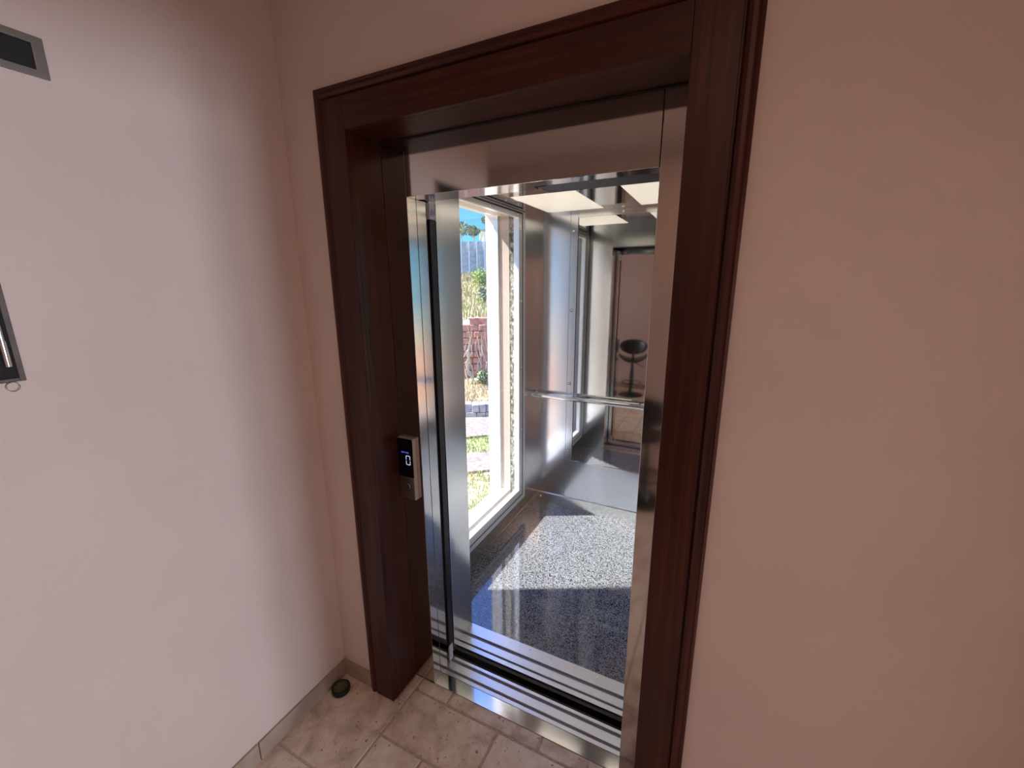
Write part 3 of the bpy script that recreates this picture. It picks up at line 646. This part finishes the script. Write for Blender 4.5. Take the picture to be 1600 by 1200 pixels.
# shrubs and trees as leaf clusters
def leaves(bm, c_, R_, n_, sz, sq=1.0):
    for _ in range(n_):
        a_ = random.uniform(0, 2*PI); cz_ = random.uniform(-1, 1); rr_ = R_*random.uniform(.5, 1)**.5; q_ = math.sqrt(1-cz_*cz_)
        p_ = Vector(c_)+Vector((math.cos(a_)*q_*rr_, math.sin(a_)*q_*rr_, cz_*rr_*sq))
        d1 = Vector((random.uniform(-1, 1), random.uniform(-1, 1), random.uniform(-1, 1))).normalized(); d2 = d1.orthogonal().normalized(); s_ = sz*random.uniform(.6, 1.3)
        bm.faces.new([bm.verts.new(p_+d1*s_), bm.verts.new(p_+d2*s_*.45), bm.verts.new(p_-d1*s_), bm.verts.new(p_-d2*s_*.45)])
def shrub(name, label, s_, t_, z, R_, n_, sz, mat, cat, stemh=0.3):
    rt = thing(name, label, cat, P(s_, t_, hz(s_)-0.05))
    bm = bmesh.new()
    for k in range(5): leaves(bm, P(s_+random.uniform(-.4, .4)*R_, t_+random.uniform(-.5, .5)*R_, z+random.uniform(-.25, .35)*R_), R_*random.uniform(.5, .75), n_//5, sz, .9)
    obj('foliage', bm, mat, rt)
    bm = bmesh.new(); b0 = P(s_, t_, hz(s_)-0.15)
    tube(bm, [b0, P(s_, t_+.02, (z+b0.z)/2), P(s_+.03, t_-.02, z)], [0.05*R_+.01, 0.04*R_+.008, 0.02], 8)
    for k in range(4):
        a_ = k*1.6; tube(bm, [P(s_, t_, (z*1.2+b0.z*.8)/2), P(s_+.3*R_*math.cos(a_), t_+.5*R_*math.sin(a_), z+.2*R_)], [0.012, 0.005], 6)
    obj('stem', bm, M['twig'], rt)
shrub('hill_tree', 'bushy tree above the retaining wall, left of the gap', 17.2, -0.42, 3.75, 0.35, 700, 0.05, M['leaf'], 'tree')
shrub('hill_tree', 'rounded small tree above the retaining wall', 17.0, 0.06, 3.72, 0.27, 700, 0.045, M['leaf'], 'tree')
shrub('hill_tree', 'taller dark tree beside the white house', 17.4, 0.75, 4.2, 0.42, 1500, 0.055, M['leaf'], 'tree')
shrub('hill_tree', 'large tree further right along the wall', 18.0, 2.2, 4.6, 1.1, 2500, 0.08, M['leaf'], 'tree')
shrub('shrub', 'green shrub at foot of the red wall', 8.5, 0.20, -0.10, 0.20, 700, 0.03, M['leaf'], 'shrub')
shrub('shrub', 'yellowing shrub on the slope below the ledge', 14.0, 0.35, 1.95, 0.38, 900, 0.04, M['grassg'], 'shrub')
shrub('shrub', 'green bush in middle of the dry slope', 11.5, 0.33, 1.45, 0.28, 900, 0.035, M['leaf'], 'shrub')
# branches in front of the rubble wall
br = thing('bare_shrub', 'bare pale branches sprawling over the red walls', 'shrub', P(8.6, 0.0, -0.3))
for k in range(11):
    bm = bmesh.new(); t0 = random.uniform(-0.25, 0.28); z0 = -0.28; pts = []
    for i in range(8): pts.append(P(8.6+random.uniform(-.03, .03), t0+random.uniform(-.05, .05)+0.06*math.sin(i*.9+k), z0+i*random.uniform(.10, .17)))
    tube(bm, pts, [0.013-0.0013*i for i in range(8)], 6); obj('branch', bm, M['twig'], br)
# houses
hs = thing('house', 'white house standing above the retaining wall', 'house', P(24, 0.9, 3.2))
bm = bmesh.new(); block(bm, 23, 27, 0.55, 6, 3.1, 4.35); obj('wall', bm, M['white_wall'], hs)
bm = bmesh.new(); block(bm, 22.8, 27.2, 0.40, 6.2, 4.35, 4.47); obj('roof', bm, M['stone'], hs)
bm = bmesh.new(); block(bm, 22.96, 23.0, 0.9, 1.3, 3.6, 4.1); obj('window', bm, M['display'], hs)
# grass blades
def grass(name, label, s0, s1, t0, t1, n_, hh, mat):
    bm = bmesh.new()
    for _ in range(n_):
        s_ = random.uniform(s0, s1); t_ = random.uniform(t0, t1); p_ = P(s_, t_, 0)
        if p_.x > OX-0.1: continue
        z = hz(s_)+noise.noise(Vector((p_.x*(0.7 if s_ < 9 else .5), p_.y*(0.7 if s_ < 9 else .5), 0)))*(0.06 if s_ < 9 else .15)-0.01
        a_ = random.uniform(0, PI); w_ = Vector((math.cos(a_), math.sin(a_), 0))*hh*0.10; l_ = Vector((random.uniform(-.5, .5), random.uniform(-.5, .5), 0))*hh; h_ = hh*random.uniform(.5, 1.2)
        b_ = Vector((p_.x, p_.y, z)); m_ = b_+l_*.3+Vector((0, 0, h_*.6))
        v_ = [bm.verts.new(q) for q in (b_-w_, b_+w_, m_+w_*.6, m_-w_*.6, b_+l_+Vector((0, 0, h_)))]
        bm.faces.new([v_[0], v_[1], v_[2], v_[3]]); bm.faces.new([v_[3], v_[2], v_[4]])
    return tag(obj(name, bm, mat), label, 'grass', kind='stuff')
grass('grass', 'green grass blades near the building outside', 3.0, 5.0, -1.2, 1.6, 5000, 0.07, M['grassg'])
grass('grass', 'straw coloured grass mixed in near the building', 3.0, 5.0, -1.2, 1.6, 3500, 0.07, M['grassy'])
grass('grass', 'green grass band between the two paths', 5.6, 6.2, -1.2, 1.6, 2000, 0.08, M['grassg'])
grass('grass', 'yellow dry grass between stone wall and red wall', 7.56, 8.84, -1.2, 1.8, 3500, 0.10, M['grassy'])
grass('grass', 'dry yellow grass covering the upper slope', 9.5, 15.9, -2, 2.5, 7000, 0.16, M['grassy'])
grass('grass', 'green tufts scattered over the upper slope', 9.5, 15.9, -2, 2.5, 4000, 0.16, M['grassg'])
